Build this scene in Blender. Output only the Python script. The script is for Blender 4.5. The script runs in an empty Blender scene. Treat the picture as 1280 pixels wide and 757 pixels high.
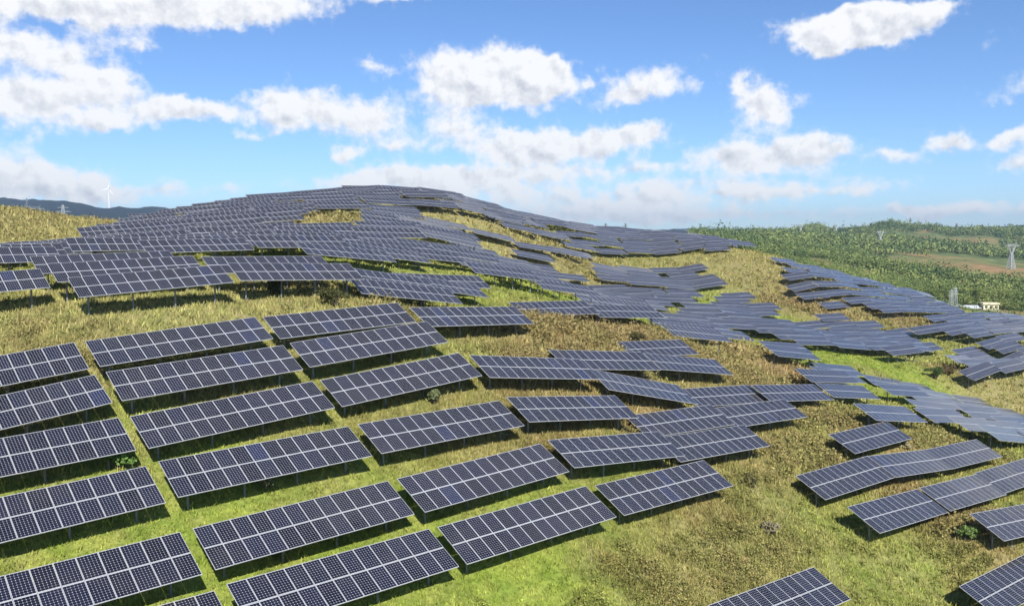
import bpy, math, random
import numpy as np
from mathutils import Matrix, Vector
R = math.radians
C = bpy.context.scene.collection
rng = np.random.default_rng(7)
random.seed(7)

# ------------------------------------------------------------------ camera, world, sun, exposure
F_PX = 1110.58          # focal length in pixels of a 1280 px wide picture
PITCH = R(4.556)
CZ = 40.0               # height of the drone above the zero level
sc = bpy.context.scene
cam = bpy.data.cameras.new('camera'); cam.sensor_width = 36; cam.lens = 36 * F_PX / 1280
cam.clip_start = 0.5; cam.clip_end = 40000
co = bpy.data.objects.new('camera', cam); C.objects.link(co)
co.location = (0, 0, CZ); co.rotation_euler = (math.pi / 2 - PITCH, 0, 0)
sc.camera = co

SUN_EL = R(40)
SUN_TRAVEL = (-0.22, 1.0)      # horizontal direction in which the sunlight travels
_l = math.hypot(*SUN_TRAVEL)
sdir = Vector((-SUN_TRAVEL[0] / _l * math.cos(SUN_EL), -SUN_TRAVEL[1] / _l * math.cos(SUN_EL), math.sin(SUN_EL)))  # towards the sun
sun = bpy.data.lights.new('sun', 'SUN'); sun.energy = 5.0; sun.angle = R(0.53); sun.color = (1.0, 0.95, 0.86)
so = bpy.data.objects.new('sun', sun); C.objects.link(so)
so.rotation_euler = (-sdir).to_track_quat('-Z', 'Y').to_euler(); so.location = (30, -60, 120)

sc.view_settings.view_transform = 'Standard'; sc.view_settings.look = 'None'
sc.view_settings.exposure = 0.42; sc.view_settings.gamma = 1; sc.view_settings.use_curve_mapping = False
sc.cycles.max_bounces = 6; sc.cycles.diffuse_bounces = 2; sc.cycles.glossy_bounces = 2
sc.cycles.transparent_max_bounces = 6; sc.cycles.volume_bounces = 0

def ray(px, py):
    """unit-forward ray (x, 1, z) of a picture position"""
    X = (px - 640) / F_PX; Y = (378.5 - py) / F_PX
    y = math.cos(PITCH) + Y * math.sin(PITCH); z = -math.sin(PITCH) + Y * math.cos(PITCH)
    return X / y, z / y

world = bpy.data.worlds.new('World'); sc.world = world; world.use_nodes = True
def build_world():
    nt = world.node_tree; N = nt.nodes; L = nt.links; N.clear()
    def nd(t, **k):
        n = N.new(t)
        for a, b in k.items(): setattr(n, a, b)
        return n
    def put(sock, v):
        if hasattr(v, 'is_linked'): L.new(v, sock)
        else: sock.default_value = v
    def m(op, a, b=0.0, c=0.0, clamp=False):
        n = nd('ShaderNodeMath', operation=op, use_clamp=clamp)
        put(n.inputs[0], a); put(n.inputs[1], b)
        if op in ('MULTIPLY_ADD',): put(n.inputs[2], c)
        return n.outputs[0]
    def vm(op, a, b=None, out=0):
        n = nd('ShaderNodeVectorMath', operation=op); put(n.inputs[0], a)
        if b is not None: put(n.inputs[1], b)
        return n.outputs[out]
    def sm(v, a, b):
        n = nd('ShaderNodeMapRange', interpolation_type='SMOOTHSTEP')
        put(n.inputs['Value'], v); put(n.inputs['From Min'], a); put(n.inputs['From Max'], b); return n.outputs[0]
    sky = nd('ShaderNodeTexSky', sky_type='NISHITA', sun_disc=False)
    sky.sun_elevation = SUN_EL
    sky.sun_rotation = math.atan2(sdir.x, sdir.y)
    sky.altitude = 1900; sky.air_density = 1.0; sky.dust_density = 0.6; sky.ozone_density = 1.6
    tc = nd('ShaderNodeTexCoord'); d = tc.outputs['Generated']
    sx = nd('ShaderNodeSeparateXYZ'); L.new(d, sx.inputs[0])
    az = m('ARCTAN2', sx.outputs[0], sx.outputs[1]); el = m('ARCSINE', sx.outputs[2])
    S = 20.0
    cx = nd('ShaderNodeCombineXYZ'); put(cx.inputs[0], m('MULTIPLY', az, S)); put(cx.inputs[1], m('MULTIPLY', el, S))
    p0 = cx.outputs[0]
    # ragged edges: the cloud field is looked up at a noise-displaced direction
    def noise(v, sc_, det, ro=0.6, col=False):
        n = nd('ShaderNodeTexNoise', noise_dimensions='3D'); put(n.inputs['Vector'], v)
        n.inputs['Scale'].default_value = sc_; n.inputs['Detail'].default_value = det; n.inputs['Roughness'].default_value = ro
        return n.outputs['Color' if col else 'Fac']
    wob = vm('SUBTRACT', noise(p0, 0.9, 4, 0.6, True), (0.5, 0.5, 0.5))
    wob = vm('MULTIPLY', wob, (1.5, 0.85, 0))
    p = vm('ADD', p0, wob)
    # (px, py, rx, ry, weight) of the clouds over this landscape
    B = [(60,0,130,20,1.05),(210,6,110,20,1.05),(330,-2,70,15,.95),(480,-6,60,9,.75),(45,62,55,15,.72),(165,55,50,13,.42),(122,102,42,22,1.15),
         (30,128,55,19,.95),(205,136,42,15,.95),(268,138,42,11,.85),(135,154,46,14,.8),(312,118,24,12,.45),
         (372,136,48,27,1.25),(322,166,24,6,.4),(588,96,72,34,1.3),(655,104,58,26,1.2),(690,88,28,14,.9),
         (465,146,38,26,1.0),(560,156,40,18,.8),(510,186,70,14,.55),(722,180,84,20,1.25),(640,188,46,18,1.0),(795,166,42,11,.8),
         (430,190,26,9,.7),(470,216,70,11,.6),(565,222,90,13,.6),(685,218,75,11,.75),(805,212,50,9,.6),
         (465,82,22,10,.55),(826,100,58,24,.85),(780,124,26,12,.7),(743,100,11,8,.5),(929,103,15,18,.75),(962,133,44,20,1.1),
         (1085,36,72,20,1.3),(1038,46,48,18,1.2),(1142,14,48,11,1.0),(918,194,48,22,1.05),(1015,185,46,19,1.2),(965,210,60,11,.5),
         (1110,190,20,8,.65),(1195,180,34,13,.85),(1275,170,18,8,.7),(1276,206,20,9,.5),(810,247,36,11,.9),(925,246,72,10,.75),
         (1085,226,48,16,.5),(1156,266,40,9,.7),(1240,260,70,10,.6),(45,222,62,18,.62),(70,240,100,16,.78),(215,242,70,9,.42),
         (640,244,160,13,.78),(740,262,120,10,.66),(500,228,120,9,.6),(860,230,90,8,.5),(700,275,200,7,.5),(930,268,200,9,.6),(1010,236,60,8,.45),(300,232,60,8,.3),
         (-150,60,120,50,1.0),(-120,190,110,40,.9),(1430,90,120,40,1.0),(1480,200,140,30,.8),(1000,-160,200,60,.9),(300,-170,220,70,1.0),(650,-300,260,80,.9)]
    # the sky all round, out of the photo's frame
    for k in range(9):
        a = R(48 + k * (264 / 8)); e = 0.12 + 0.5 * random.random()
        B.append(('w', a if a < math.pi else a - 2 * math.pi, e, 0.16 + .12 * random.random(), 0.06 + .04 * random.random(), 1.0))
    D = m('MULTIPLY', el, 0.0001); T = m('MULTIPLY', az, 0.0001)
    for b in B:
        if b[0] == 'w': _, a, e, ra, re, w = b
        else:
            x, z = ray(b[0], b[1]); a = math.atan2(x, 1); e = math.atan(z / math.hypot(x, 1)); ra = b[2] / F_PX; re = b[3] / F_PX; w = b[4]
        q = nd('ShaderNodeVectorMath', operation='MULTIPLY_ADD')
        cp = nd('ShaderNodeVectorMath', operation='MULTIPLY_ADD')   # keeps the nodes in one chain
        put(cp.inputs[0], D); cp.inputs[1].default_value = (1e-7, 1e-7, 0); put(cp.inputs[2], p)
        put(q.inputs[0], cp.outputs[0]); put(q.inputs[1], (1 / ra / S, 1 / re / S, 0)); put(q.inputs[2], (-a / ra, -e / re, 0))
        r2 = vm('DOT_PRODUCT', q.outputs[0], q.outputs[0], out=1)
        g = m('MULTIPLY', m('EXPONENT', m('MULTIPLY', r2, -0.9)), w)
        D = m('ADD', g, D)
        sy = nd('ShaderNodeSeparateXYZ'); L.new(q.outputs[0], sy.inputs[0])
        T = m('MULTIPLY_ADD', sy.outputs[1], g, T)
    n1 = noise(p0, 1.7, 7, 0.58)
    n2 = noise(p0, 5.5, 6, 0.6)
    edge = m('ADD', m('MULTIPLY', m('SUBTRACT', n1, 0.5), 1.25), m('MULTIPLY', m('SUBTRACT', n2, 0.5), 0.5))
    dens = m('ADD', D, edge)
    mask = sm(dens, 0.30, 0.90)
    up = vm('ADD', p0, (0.10, 0.16, 0))
    relief = m('SUBTRACT', noise(p0, 1.7, 4, 0.55), noise(up, 1.7, 4, 0.55))                       # bright where the cloud thins towards the sun
    tpos = m('DIVIDE', T, m('ADD', D, 0.15))
    lit = m('ADD', m('ADD', m('MULTIPLY', tpos, 0.42), 0.80), m('MULTIPLY', relief, 3.0))
    lit = m('ADD', lit, m('MULTIPLY', m('SUBTRACT', 1.0, sm(dens, 0.5, 1.5)), 0.25), clamp=True)
    ccol = nd('ShaderNodeMix', data_type='RGBA'); put(ccol.inputs['Factor'], lit)
    ccol.inputs[6].default_value = (5.6, 5.9, 6.6, 1); ccol.inputs[7].default_value = (9.8, 9.8, 9.9, 1)
    # sky colour: the model sky, made a little more blue
    tint = nd('ShaderNodeMix', data_type='RGBA', blend_type='MULTIPLY'); tint.inputs['Factor'].default_value = 1
    L.new(sky.outputs[0], tint.inputs[6]); tint.inputs[7].default_value = (0.78, 1.02, 1.34, 1)
    mix = nd('ShaderNodeMix', data_type='RGBA'); put(mix.inputs['Factor'], m('MULTIPLY', mask, 0.96))
    L.new(tint.outputs[2], mix.inputs[6]); L.new(ccol.outputs[2], mix.inputs[7])
    bg = nd('ShaderNodeBackground'); L.new(mix.outputs[2], bg.inputs[0]); bg.inputs[1].default_value = 0.08
    out = nd('ShaderNodeOutputWorld'); L.new(bg.outputs[0], out.inputs[0])
build_world()
world.cycles.sampling_method = 'MANUAL'; world.cycles.sample_map_resolution = 512

# ------------------------------------------------------------------ helpers
def tag(o, label=None, cat=None, group=None, kind=None):
    if label: o['label'] = label
    if cat: o['category'] = cat
    if group: o['group'] = group
    if kind: o['kind'] = kind
    return o
def link(o, parent=None):
    C.objects.link(o)
    if parent: o.parent = parent
    return o
def empty(name, loc, rz=0.0):
    o = bpy.data.objects.new(name, None); o.empty_display_size = 0.5
    o.location = loc; o.rotation_euler = (0, 0, rz); C.objects.link(o); return o
class MB:
    """collects boxes, bars and faces into ONE mesh"""
    def __init__(s): s.v = []; s.f = []; s.m = []
    def face(s, pts, m=0):
        n = len(s.v); s.v += [tuple(p) for p in pts]; s.f.append(tuple(range(n, n + len(pts)))); s.m.append(m)
    def box(s, a, b, m=0):
        x0, y0, z0 = a; x1, y1, z1 = b; n = len(s.v)
        s.v += [(x0,y0,z0),(x1,y0,z0),(x1,y1,z0),(x0,y1,z0),(x0,y0,z1),(x1,y0,z1),(x1,y1,z1),(x0,y1,z1)]
        for q in ((3,2,1,0),(4,5,6,7),(0,1,5,4),(1,2,6,5),(2,3,7,6),(3,0,4,7)):
            s.f.append(tuple(n + i for i in q)); s.m.append(m)
    def bar(s, a, b, r0, r1=None, n=6, m=0):
        a = Vector(a); b = Vector(b); r1 = r0 if r1 is None else r1; d = (b - a).normalized()
        u = d.cross(Vector((0, 0, 1)) if abs(d.z) < .9 else Vector((1, 0, 0))).normalized(); w = d.cross(u); k = len(s.v)
        for p, r in ((a, r0), (b, r1)):
            for i in range(n):
                t = 2 * math.pi * i / n + math.pi / n
                s.v.append(tuple(p + u * math.cos(t) * r + w * math.sin(t) * r))
        for i in range(n):
            j = (i + 1) % n; s.f.append((k + i, k + j, k + n + j, k + n + i)); s.m.append(m)
        s.f.append(tuple(k + i for i in reversed(range(n)))); s.m.append(m)
        s.f.append(tuple(k + n + i for i in range(n))); s.m.append(m)
    def mesh(s, name, mats):
        me = bpy.data.meshes.new(name); me.from_pydata(s.v, [], s.f); me.update()
        for mt in mats: me.materials.append(mt)
        me.polygons.foreach_set('material_index', s.m); return me
    def build(s, name, mats, parent=None):
        if not isinstance(mats, (list, tuple)): mats = [mats]
        return link(bpy.data.objects.new(name, s.mesh(name, mats)), parent)
def tri_mesh(name, V, Fc, mat, attrs=None, k=3):
    """fast mesh from numpy arrays; Fc is (n, k)"""
    me = bpy.data.meshes.new(name); n = len(Fc)
    me.vertices.add(len(V)); me.vertices.foreach_set('co', np.asarray(V, np.float32).ravel())
    me.loops.add(n * k); me.loops.foreach_set('vertex_index', np.asarray(Fc, np.int32).ravel())
    me.polygons.add(n); me.polygons.foreach_set('loop_start', np.arange(n, dtype=np.int32) * k)
    me.polygons.foreach_set('loop_total', np.full(n, k, np.int32))
    me.update(calc_edges=True)
    for nm, arr in (attrs or {}).items():
        a = me.color_attributes.new(nm, 'FLOAT_COLOR', 'POINT')
        a.data.foreach_set('color', np.asarray(arr, np.float32).ravel())
    me.materials.append(mat)
    return me

class NT:
    """small node-tree writer for materials"""
    def __init__(s, name):
        s.mat = bpy.data.materials.new(name); s.mat.use_nodes = True
        s.t = s.mat.node_tree; s.b = s.t.nodes['Principled BSDF']
    def n(s, t, ins=None, **k):
        x = s.t.nodes.new(t)
        for a, b in k.items(): setattr(x, a, b)
        for a, b in (ins or {}).items(): s.put(x.inputs[a], b)
        return x
    def put(s, sock, v):
        if hasattr(v, 'is_linked'): s.t.links.new(v, sock)
        else: sock.default_value = v
    def m(s, op, a, b=0.0, c=0.0, clamp=False):
        x = s.n('ShaderNodeMath', operation=op, use_clamp=clamp); s.put(x.inputs[0], a); s.put(x.inputs[1], b); s.put(x.inputs[2], c); return x.outputs[0]
    def noise(s, v, scale, det=3, ro=.55, out='Fac'):
        x = s.n('ShaderNodeTexNoise', {'Scale': scale, 'Detail': det, 'Roughness': ro}); s.put(x.inputs['Vector'], v); return x.outputs[out]
    def mix(s, f, a, b, mode='MIX'):
        x = s.n('ShaderNodeMix', data_type='RGBA', blend_type=mode); s.put(x.inputs['Factor'], f); s.put(x.inputs[6], a); s.put(x.inputs[7], b); return x.outputs[2]
    def ramp(s, v, a, b):
        x = s.n('ShaderNodeMapRange', interpolation_type='SMOOTHSTEP'); s.put(x.inputs['Value'], v); s.put(x.inputs['From Min'], a); s.put(x.inputs['From Max'], b); return x.outputs[0]
def rgb(r, g, b): return (r, g, b, 1.0)

def simple(name, col, rough=.6, metal=0.0, var=.15, scale=3.0):
    t = NT(name); g = t.n('ShaderNodeNewGeometry').outputs['Position']
    f = t.noise(g, scale, 4)
    c0 = tuple(c * (1 - var) for c in col); c1 = tuple(min(1, c * (1 + var)) for c in col)
    t.put(t.b.inputs['Base Color'], t.mix(t.ramp(f, .3, .7), rgb(*c0), rgb(*c1)))
    t.b.inputs['Roughness'].default_value = rough; t.b.inputs['Metallic'].default_value = metal
    return t.mat

# ------------------------------------------------------------------ traced arrays: centre x, y, z (from the camera), roll, extra tilt, extra turn
ALPHA = R(40.23); TILT = R(26.22); MW, MH = 1.01, 1.622
TW = 12 * MW; TH = 2 * MH
TB = {
 'A2':(-33.07,54.39,-8.80,6.5,1.1,-0.5),'A3':(-30.05,50.91,-10.50,7.4,-0.3,0.3),'A4':(-26.93,46.83,-11.93,2.8,-0.2,-0.0),
 'A5':(-24.06,43.61,-14.00,3.0,-0.2,-0.1),'A6':(-20.98,40.18,-16.45,1.9,-0.2,-0.2),'A7':(-18.63,38.27,-18.66,0.4,-0.0,0.0),
 'B1':(-23.19,62.28,-7.58,4.2,-0.4,0.2),'B2':(-20.15,58.57,-9.20,3.4,0.4,-0.1),'B3':(-17.30,55.30,-11.30,3.8,-0.2,0.4),
 'B4':(-14.34,51.95,-13.42,1.3,-0.4,-0.0),'B5':(-11.37,48.86,-16.19,1.7,-0.4,-0.1),'B6':(-8.50,45.29,-17.89,0.5,-0.3,0.2),
 'C1':(-13.60,70.93,-6.99,2.4,0.1,-0.9),'C2':(-10.64,67.25,-8.39,3.9,0.7,-0.2),'C3':(-7.86,64.42,-10.63,4.1,0.8,-0.1),
 'C4':(-4.65,60.76,-13.33,0.4,0.0,0.1),'C5':(-1.59,56.73,-15.74,1.3,-0.0,1.1),'C6':(1.21,53.87,-17.90,1.1,-0.1,-0.8),
 'D1':(-3.35,78.79,-7.44,-2.8,-0.2,2.0),'D2':(2.10,72.99,-11.20,-6.7,0.2,-1.0),'D2b':(8.83,82.30,-11.92,-5.8,0.4,-1.9),
 'D2c':(16.14,99.48,-13.06,-3.0,0.3,-0.5),'D2d':(19.62,97.40,-14.56,-8.4,0.2,-2.0),'D2e':(12.20,80.50,-14.15,-13.0,0.7,-2.0),
 'D3':(5.02,69.56,-13.88,-6.3,0.4,-0.0),'D3b':(15.30,79.00,-16.90,-2.5,-0.0,0.0),'D3c':(24.55,86.74,-17.80,-2.5,-0.6,-1.5),
 'D4':(8.04,65.44,-16.12,-5.4,-0.0,0.1),'D4b':(17.30,74.80,-17.90,-2.6,-0.5,-1.0),'D5':(11.39,64.08,-18.58,-0.9,0.1,-0.6),
 'F1':(22.77,93.99,-17.41,-4.2,0.8,-1.4),'F2':(32.10,100.19,-18.23,-5.7,0.0,-2.3),'F4':(44.70,116.69,-21.05,-8.1,0.8,-0.1),
 'G1':(42.80,98.91,-20.34,-9.0,-0.1,-0.1),'E1':(37.21,90.52,-21.07,-1.7,-0.6,0.8),'E2':(29.99,77.90,-21.75,-1.1,-0.1,-0.3),
 'E2b':(39.13,85.37,-22.45,-6.0,-0.3,-0.3),'E2c':(48.50,93.45,-23.55,-3.5,0.0,-0.5),'E3':(32.79,73.51,-23.38,-3.8,0.1,-0.2),
 'E3b':(42.40,81.60,-24.20,-4.0,0.0,-0.4),'E3c':(51.80,89.90,-24.95,-2.5,0.0,-0.8),'E4':(43.38,73.80,-24.36,-5.1,0.2,-4.9),
 'E5':(38.96,67.13,-27.20,-1.6,-0.6,-1.0),'E6':(17.54,55.84,-23.88,-2.8,-0.7,0.3),
 'K1':(5.10,104.0,-8.90,-2.0,0.0,0.5),'K2':(14.45,112.2,-10.00,-4.0,0.0,0.0),
 'R1':(-28.95,71.76,-3.87,3.4,-0.8,-0.6),'R0':(-42.53,68.18,-4.07,3.4,-0.1,0.1),'R1b':(-32.78,76.11,-3.08,2.1,-0.1,0.6),
 'R1c':(-36.73,80.82,-2.67,1.7,-0.1,0.3),'R2':(-19.45,80.79,-3.58,-1.5,-0.0,-0.1),'R2b':(-22.75,83.73,-3.03,-0.7,-0.0,0.4),
}
ABOVE = 1.85                       # height of an array's centre above the ground
def above(k): return 2.45 if k[0] == 'R' else (1.45 if k in ('D2e',) else ABOVE)

# ------------------------------------------------------------------ terrain: one smooth surface through known ground points
# (px, py, distance) of array centres (T) and of bare ground (G)
PT = [(30,315,105),(60,305,122),(150,298,130),(250,275,158),(240,263,200),(190,276,190),(165,287,185),(330,248,205),(430,243,208),(470,247,205),(430,305,110),(380,290,135),
      (400,265,160),(510,251,200),(590,254,212),(560,290,158),(530,312,130),(500,345,106),(560,360,100),(600,345,117),(560,380,88),
      (690,385,100),(740,389,101),(760,345,212),(680,350,192),(760,320,248),(700,305,240),(650,270,238),(720,284,262),(800,300,285),(850,294,308),
      (900,300,300),(945,306,290),(900,340,255),(860,360,222),(850,395,160),(830,410,130),(900,385,190),(960,372,232),(1000,395,213),
      (930,425,145),(965,326,272),(1060,350,272),(1100,372,252),(1150,369,282),(1060,400,222),(1060,432,176),(1000,440,148),
      (1030,460,130),(1150,437,180),(1200,418,212),(1260,404,245),(1250,455,188),(1180,395,248)]
PG = [(640,757,49.5),(900,800,50),(300,850,38),(1280,757,62),(0,850,36),(1500,800,60),(640,900,40),(-200,760,38),(700,372,165),(680,363,175),(740,376,170),
      (1100,465,152),(1180,475,160),(1240,490,160),(960,440,135),(930,465,110),(690,430,82),(620,425,80),(740,415,88),(100,400,67),(300,385,77),(430,374,84),(200,390,72),
      (0,259,245),(60,272,232),(115,285,222),(60,300,300),(115,306,290),(0,292,320),(0,297,150),(100,298,150),(-200,250,240),(-250,300,140),(-250,360,70),
      (950,325,265),(970,350,245),(1010,385,220),(1500,470,150),(1500,560,95)]
FAR_D = [375, 470, 620, 900, 1400, 2300, 3500, 6000, 12000]
FAR = {-300:[300,318,318,315,300,280,252,262,286], 0:[300,320,320,315,301,282,251,262,285], 60:[302,320,322,316,302,283,255,264,285],
       130:[304,322,322,317,303,285,259,266,285], 200:[300,320,320,315,303,288,266,270,286], 400:[290,315,318,312,303,294,284,285,288],
       640:[300,312,314,310,303,297,293,291,290], 780:[302,310,311,307,300,296,292,291,290], 860:[305,308,308,303,297,293,292,291,290],
       920:[330,326,320,306,298,290,292,291,290], 965:[345,338,328,314,300,291,292,291,290], 1013:[355,350,340,322,304,287,291,291,290],
       1060:[370,360,348,328,306,287,290,291,290], 1105:[385,375,358,334,310,282.5,289,291,290], 1140:[395,385,366,340,312,286,288,290,290],
       1185:[400,388,368,342,314,289,285,288,290], 1230:[402,389,370,345,318,286,288,290,290], 1280:[412,396,374,348,322,285,288,290,290],
       1600:[430,405,380,350,325,282,287,290,290]}
def _polar(x, y): return np.arctan2(x, y), np.log(np.hypot(x, y))
_P = []
for k, t in TB.items():
    x, y, z = t[:3]; g = R(t[3])
    for s in (-5, 0, 5):
        e = s * math.cos(g)
        X = x + e * math.cos(ALPHA); Y = y + e * math.sin(ALPHA); _P.append((X, Y, z + s * math.sin(g) - above(k)))
for px, py, d in PT:
    rx, rz = ray(px, py); _P.append((rx * d, d, rz * d - ABOVE))
def low_plane(a, b): return -20.3 - .19 * (a - 96.6) + .172 * (b - 47.9)      # the evenly dipping field at the lower right
PQ = [(a, b) for a in (100, 112, 124, 136, 148, 160) for b in (45, 53, 61, 69)]
for a, b in PQ: _P.append((a * math.cos(ALPHA) - b * math.sin(ALPHA), a * math.sin(ALPHA) + b * math.cos(ALPHA), low_plane(a, b) - ABOVE))
for px, py, d in PG:
    rx, rz = ray(px, py); _P.append((rx * d, d, rz * d))
for px, rows in FAR.items():
    for d, py in zip(FAR_D, rows):
        rx, rz = ray(px, py); _P.append((rx * d, d, rz * d))
_P = np.array(_P)
_u, _v = _polar(_P[:, 0], _P[:, 1]); _w = _P[:, 2] / np.hypot(_P[:, 0], _P[:, 1])
def _phi(r2): return 0.5 * r2 * np.log(r2 + 1e-12)
_n = len(_P)
_A = np.zeros((_n + 3, _n + 3))
_A[:_n, :_n] = _phi((_u[:, None] - _u) ** 2 + (_v[:, None] - _v) ** 2) + np.diag(np.r_[np.full(3 * len(TB), 4e-4), np.full(len(PT), 3e-3), np.full(_n - 3 * len(TB) - len(PT), 6e-4)])
_A[:_n, _n] = 1; _A[:_n, _n + 1] = _u; _A[:_n, _n + 2] = _v; _A[_n:, :_n] = _A[:_n, _n:].T
_c = np.linalg.solve(_A, np.r_[_w, 0, 0, 0])
def _vnoise(x, y, seed=0):
    xi = np.floor(x).astype(np.int64); yi = np.floor(y).astype(np.int64); fx = x - xi; fy = y - yi
    fx = fx * fx * (3 - 2 * fx); fy = fy * fy * (3 - 2 * fy)
    def h(a, b):
        n = (a * 374761393 + b * 668265263 + seed * 974711) & 0xffffffff
        n = ((n ^ (n >> 13)) * 1274126177) & 0xffffffff
        return ((n ^ (n >> 16)) & 0xffff) / 65535.0
    return (h(xi, yi) * (1 - fx) + h(xi + 1, yi) * fx) * (1 - fy) + (h(xi, yi + 1) * (1 - fx) + h(xi + 1, yi + 1) * fx) * fy
def fbm(x, y, o=4, seed=0):
    s = 0; a = .5
    for i in range(o):
        s = s + a * (_vnoise(x, y, seed + i) - .5) * 2; x = x * 2.03 + 17.1; y = y * 2.03 + 9.7; a *= .5
    return s
KNOLLS = [(640,0),(900,0),(940,1),(960,2),(985,1),(1000,2),(1013,5),(1025,3),(1037,0),(1055,1),(1066,3),(1087,5),(1096,8),(1112,8.5),(1126,5),(1140,4),(1166,4),(1185,1),(1205,2),(1224,5),(1250,4),(1280,5),(1400,2)]
def ground(x, y):
    """height of the ground below the camera's level, arrays in, array out"""
    x = np.atleast_1d(np.asarray(x, float)); y = np.atleast_1d(np.asarray(y, float))
    th = np.clip(np.arctan2(x, y), -.8, .8); rho = np.hypot(x, y); rc = np.clip(rho, 30, 30000); lv = np.log(rc)
    out = np.empty(len(x))
    for i in range(0, len(x), 20000):
        s = slice(i, i + 20000)
        K = _phi((th[s, None] - _u) ** 2 + (lv[s, None] - _v) ** 2)
        out[s] = (K @ _c[:_n] + _c[_n] + _c[_n + 1] * th[s] + _c[_n + 2] * lv[s]) * rc[s]
    near = np.clip((rho - 30) / 30, 0, 1) * np.clip((400 - rho) / 100, 0, 1)
    out += near * (0.16 * fbm(x / 3.1, y / 3.1, 3, 5))
    far = np.clip((rho - 320) / 300, 0, 1)
    hills = np.clip((rho - 2600) / 600, 0, 1)
    knolls = np.interp(th, [math.atan((p - 640) / F_PX) for p, _ in KNOLLS], [v for _, v in KNOLLS])
    out += np.exp(-((np.log(rc) - math.log(2300)) / .22) ** 2) * rho * (knolls - 2.5) / F_PX
    out += far * rho * (0.0030 + .0045 * hills) * fbm(x / (30 + rho * .035), y / (30 + rho * .035), 5, 11)
    return out
def ground1(x, y): return float(ground([x], [y])[0])
def at(px, py, lo=36, hi=9000):
    """where the sight line through a picture position first meets the ground"""
    rx, rz = ray(px, py); d = np.exp(np.linspace(math.log(lo), math.log(hi), 700))
    g = ground(rx * d, d) - rz * d
    i = np.argmax(g > 0)
    if not (g > 0).any(): return None
    a, b = d[max(i - 1, 0)], d[i]
    for _ in range(18):
        m_ = (a + b) / 2
        if ground1(rx * m_, m_) > rz * m_: b = m_
        else: a = m_
    return Vector((rx * b, b, rz * b))
def to_px(P):
    P = np.atleast_2d(P); c, s = math.cos(PITCH), math.sin(PITCH)
    d = P[:, 1] * c - P[:, 2] * s; u = P[:, 1] * s + P[:, 2] * c
    return np.c_[640 + F_PX * P[:, 0] / d, 378.5 - F_PX * u / d]

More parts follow.
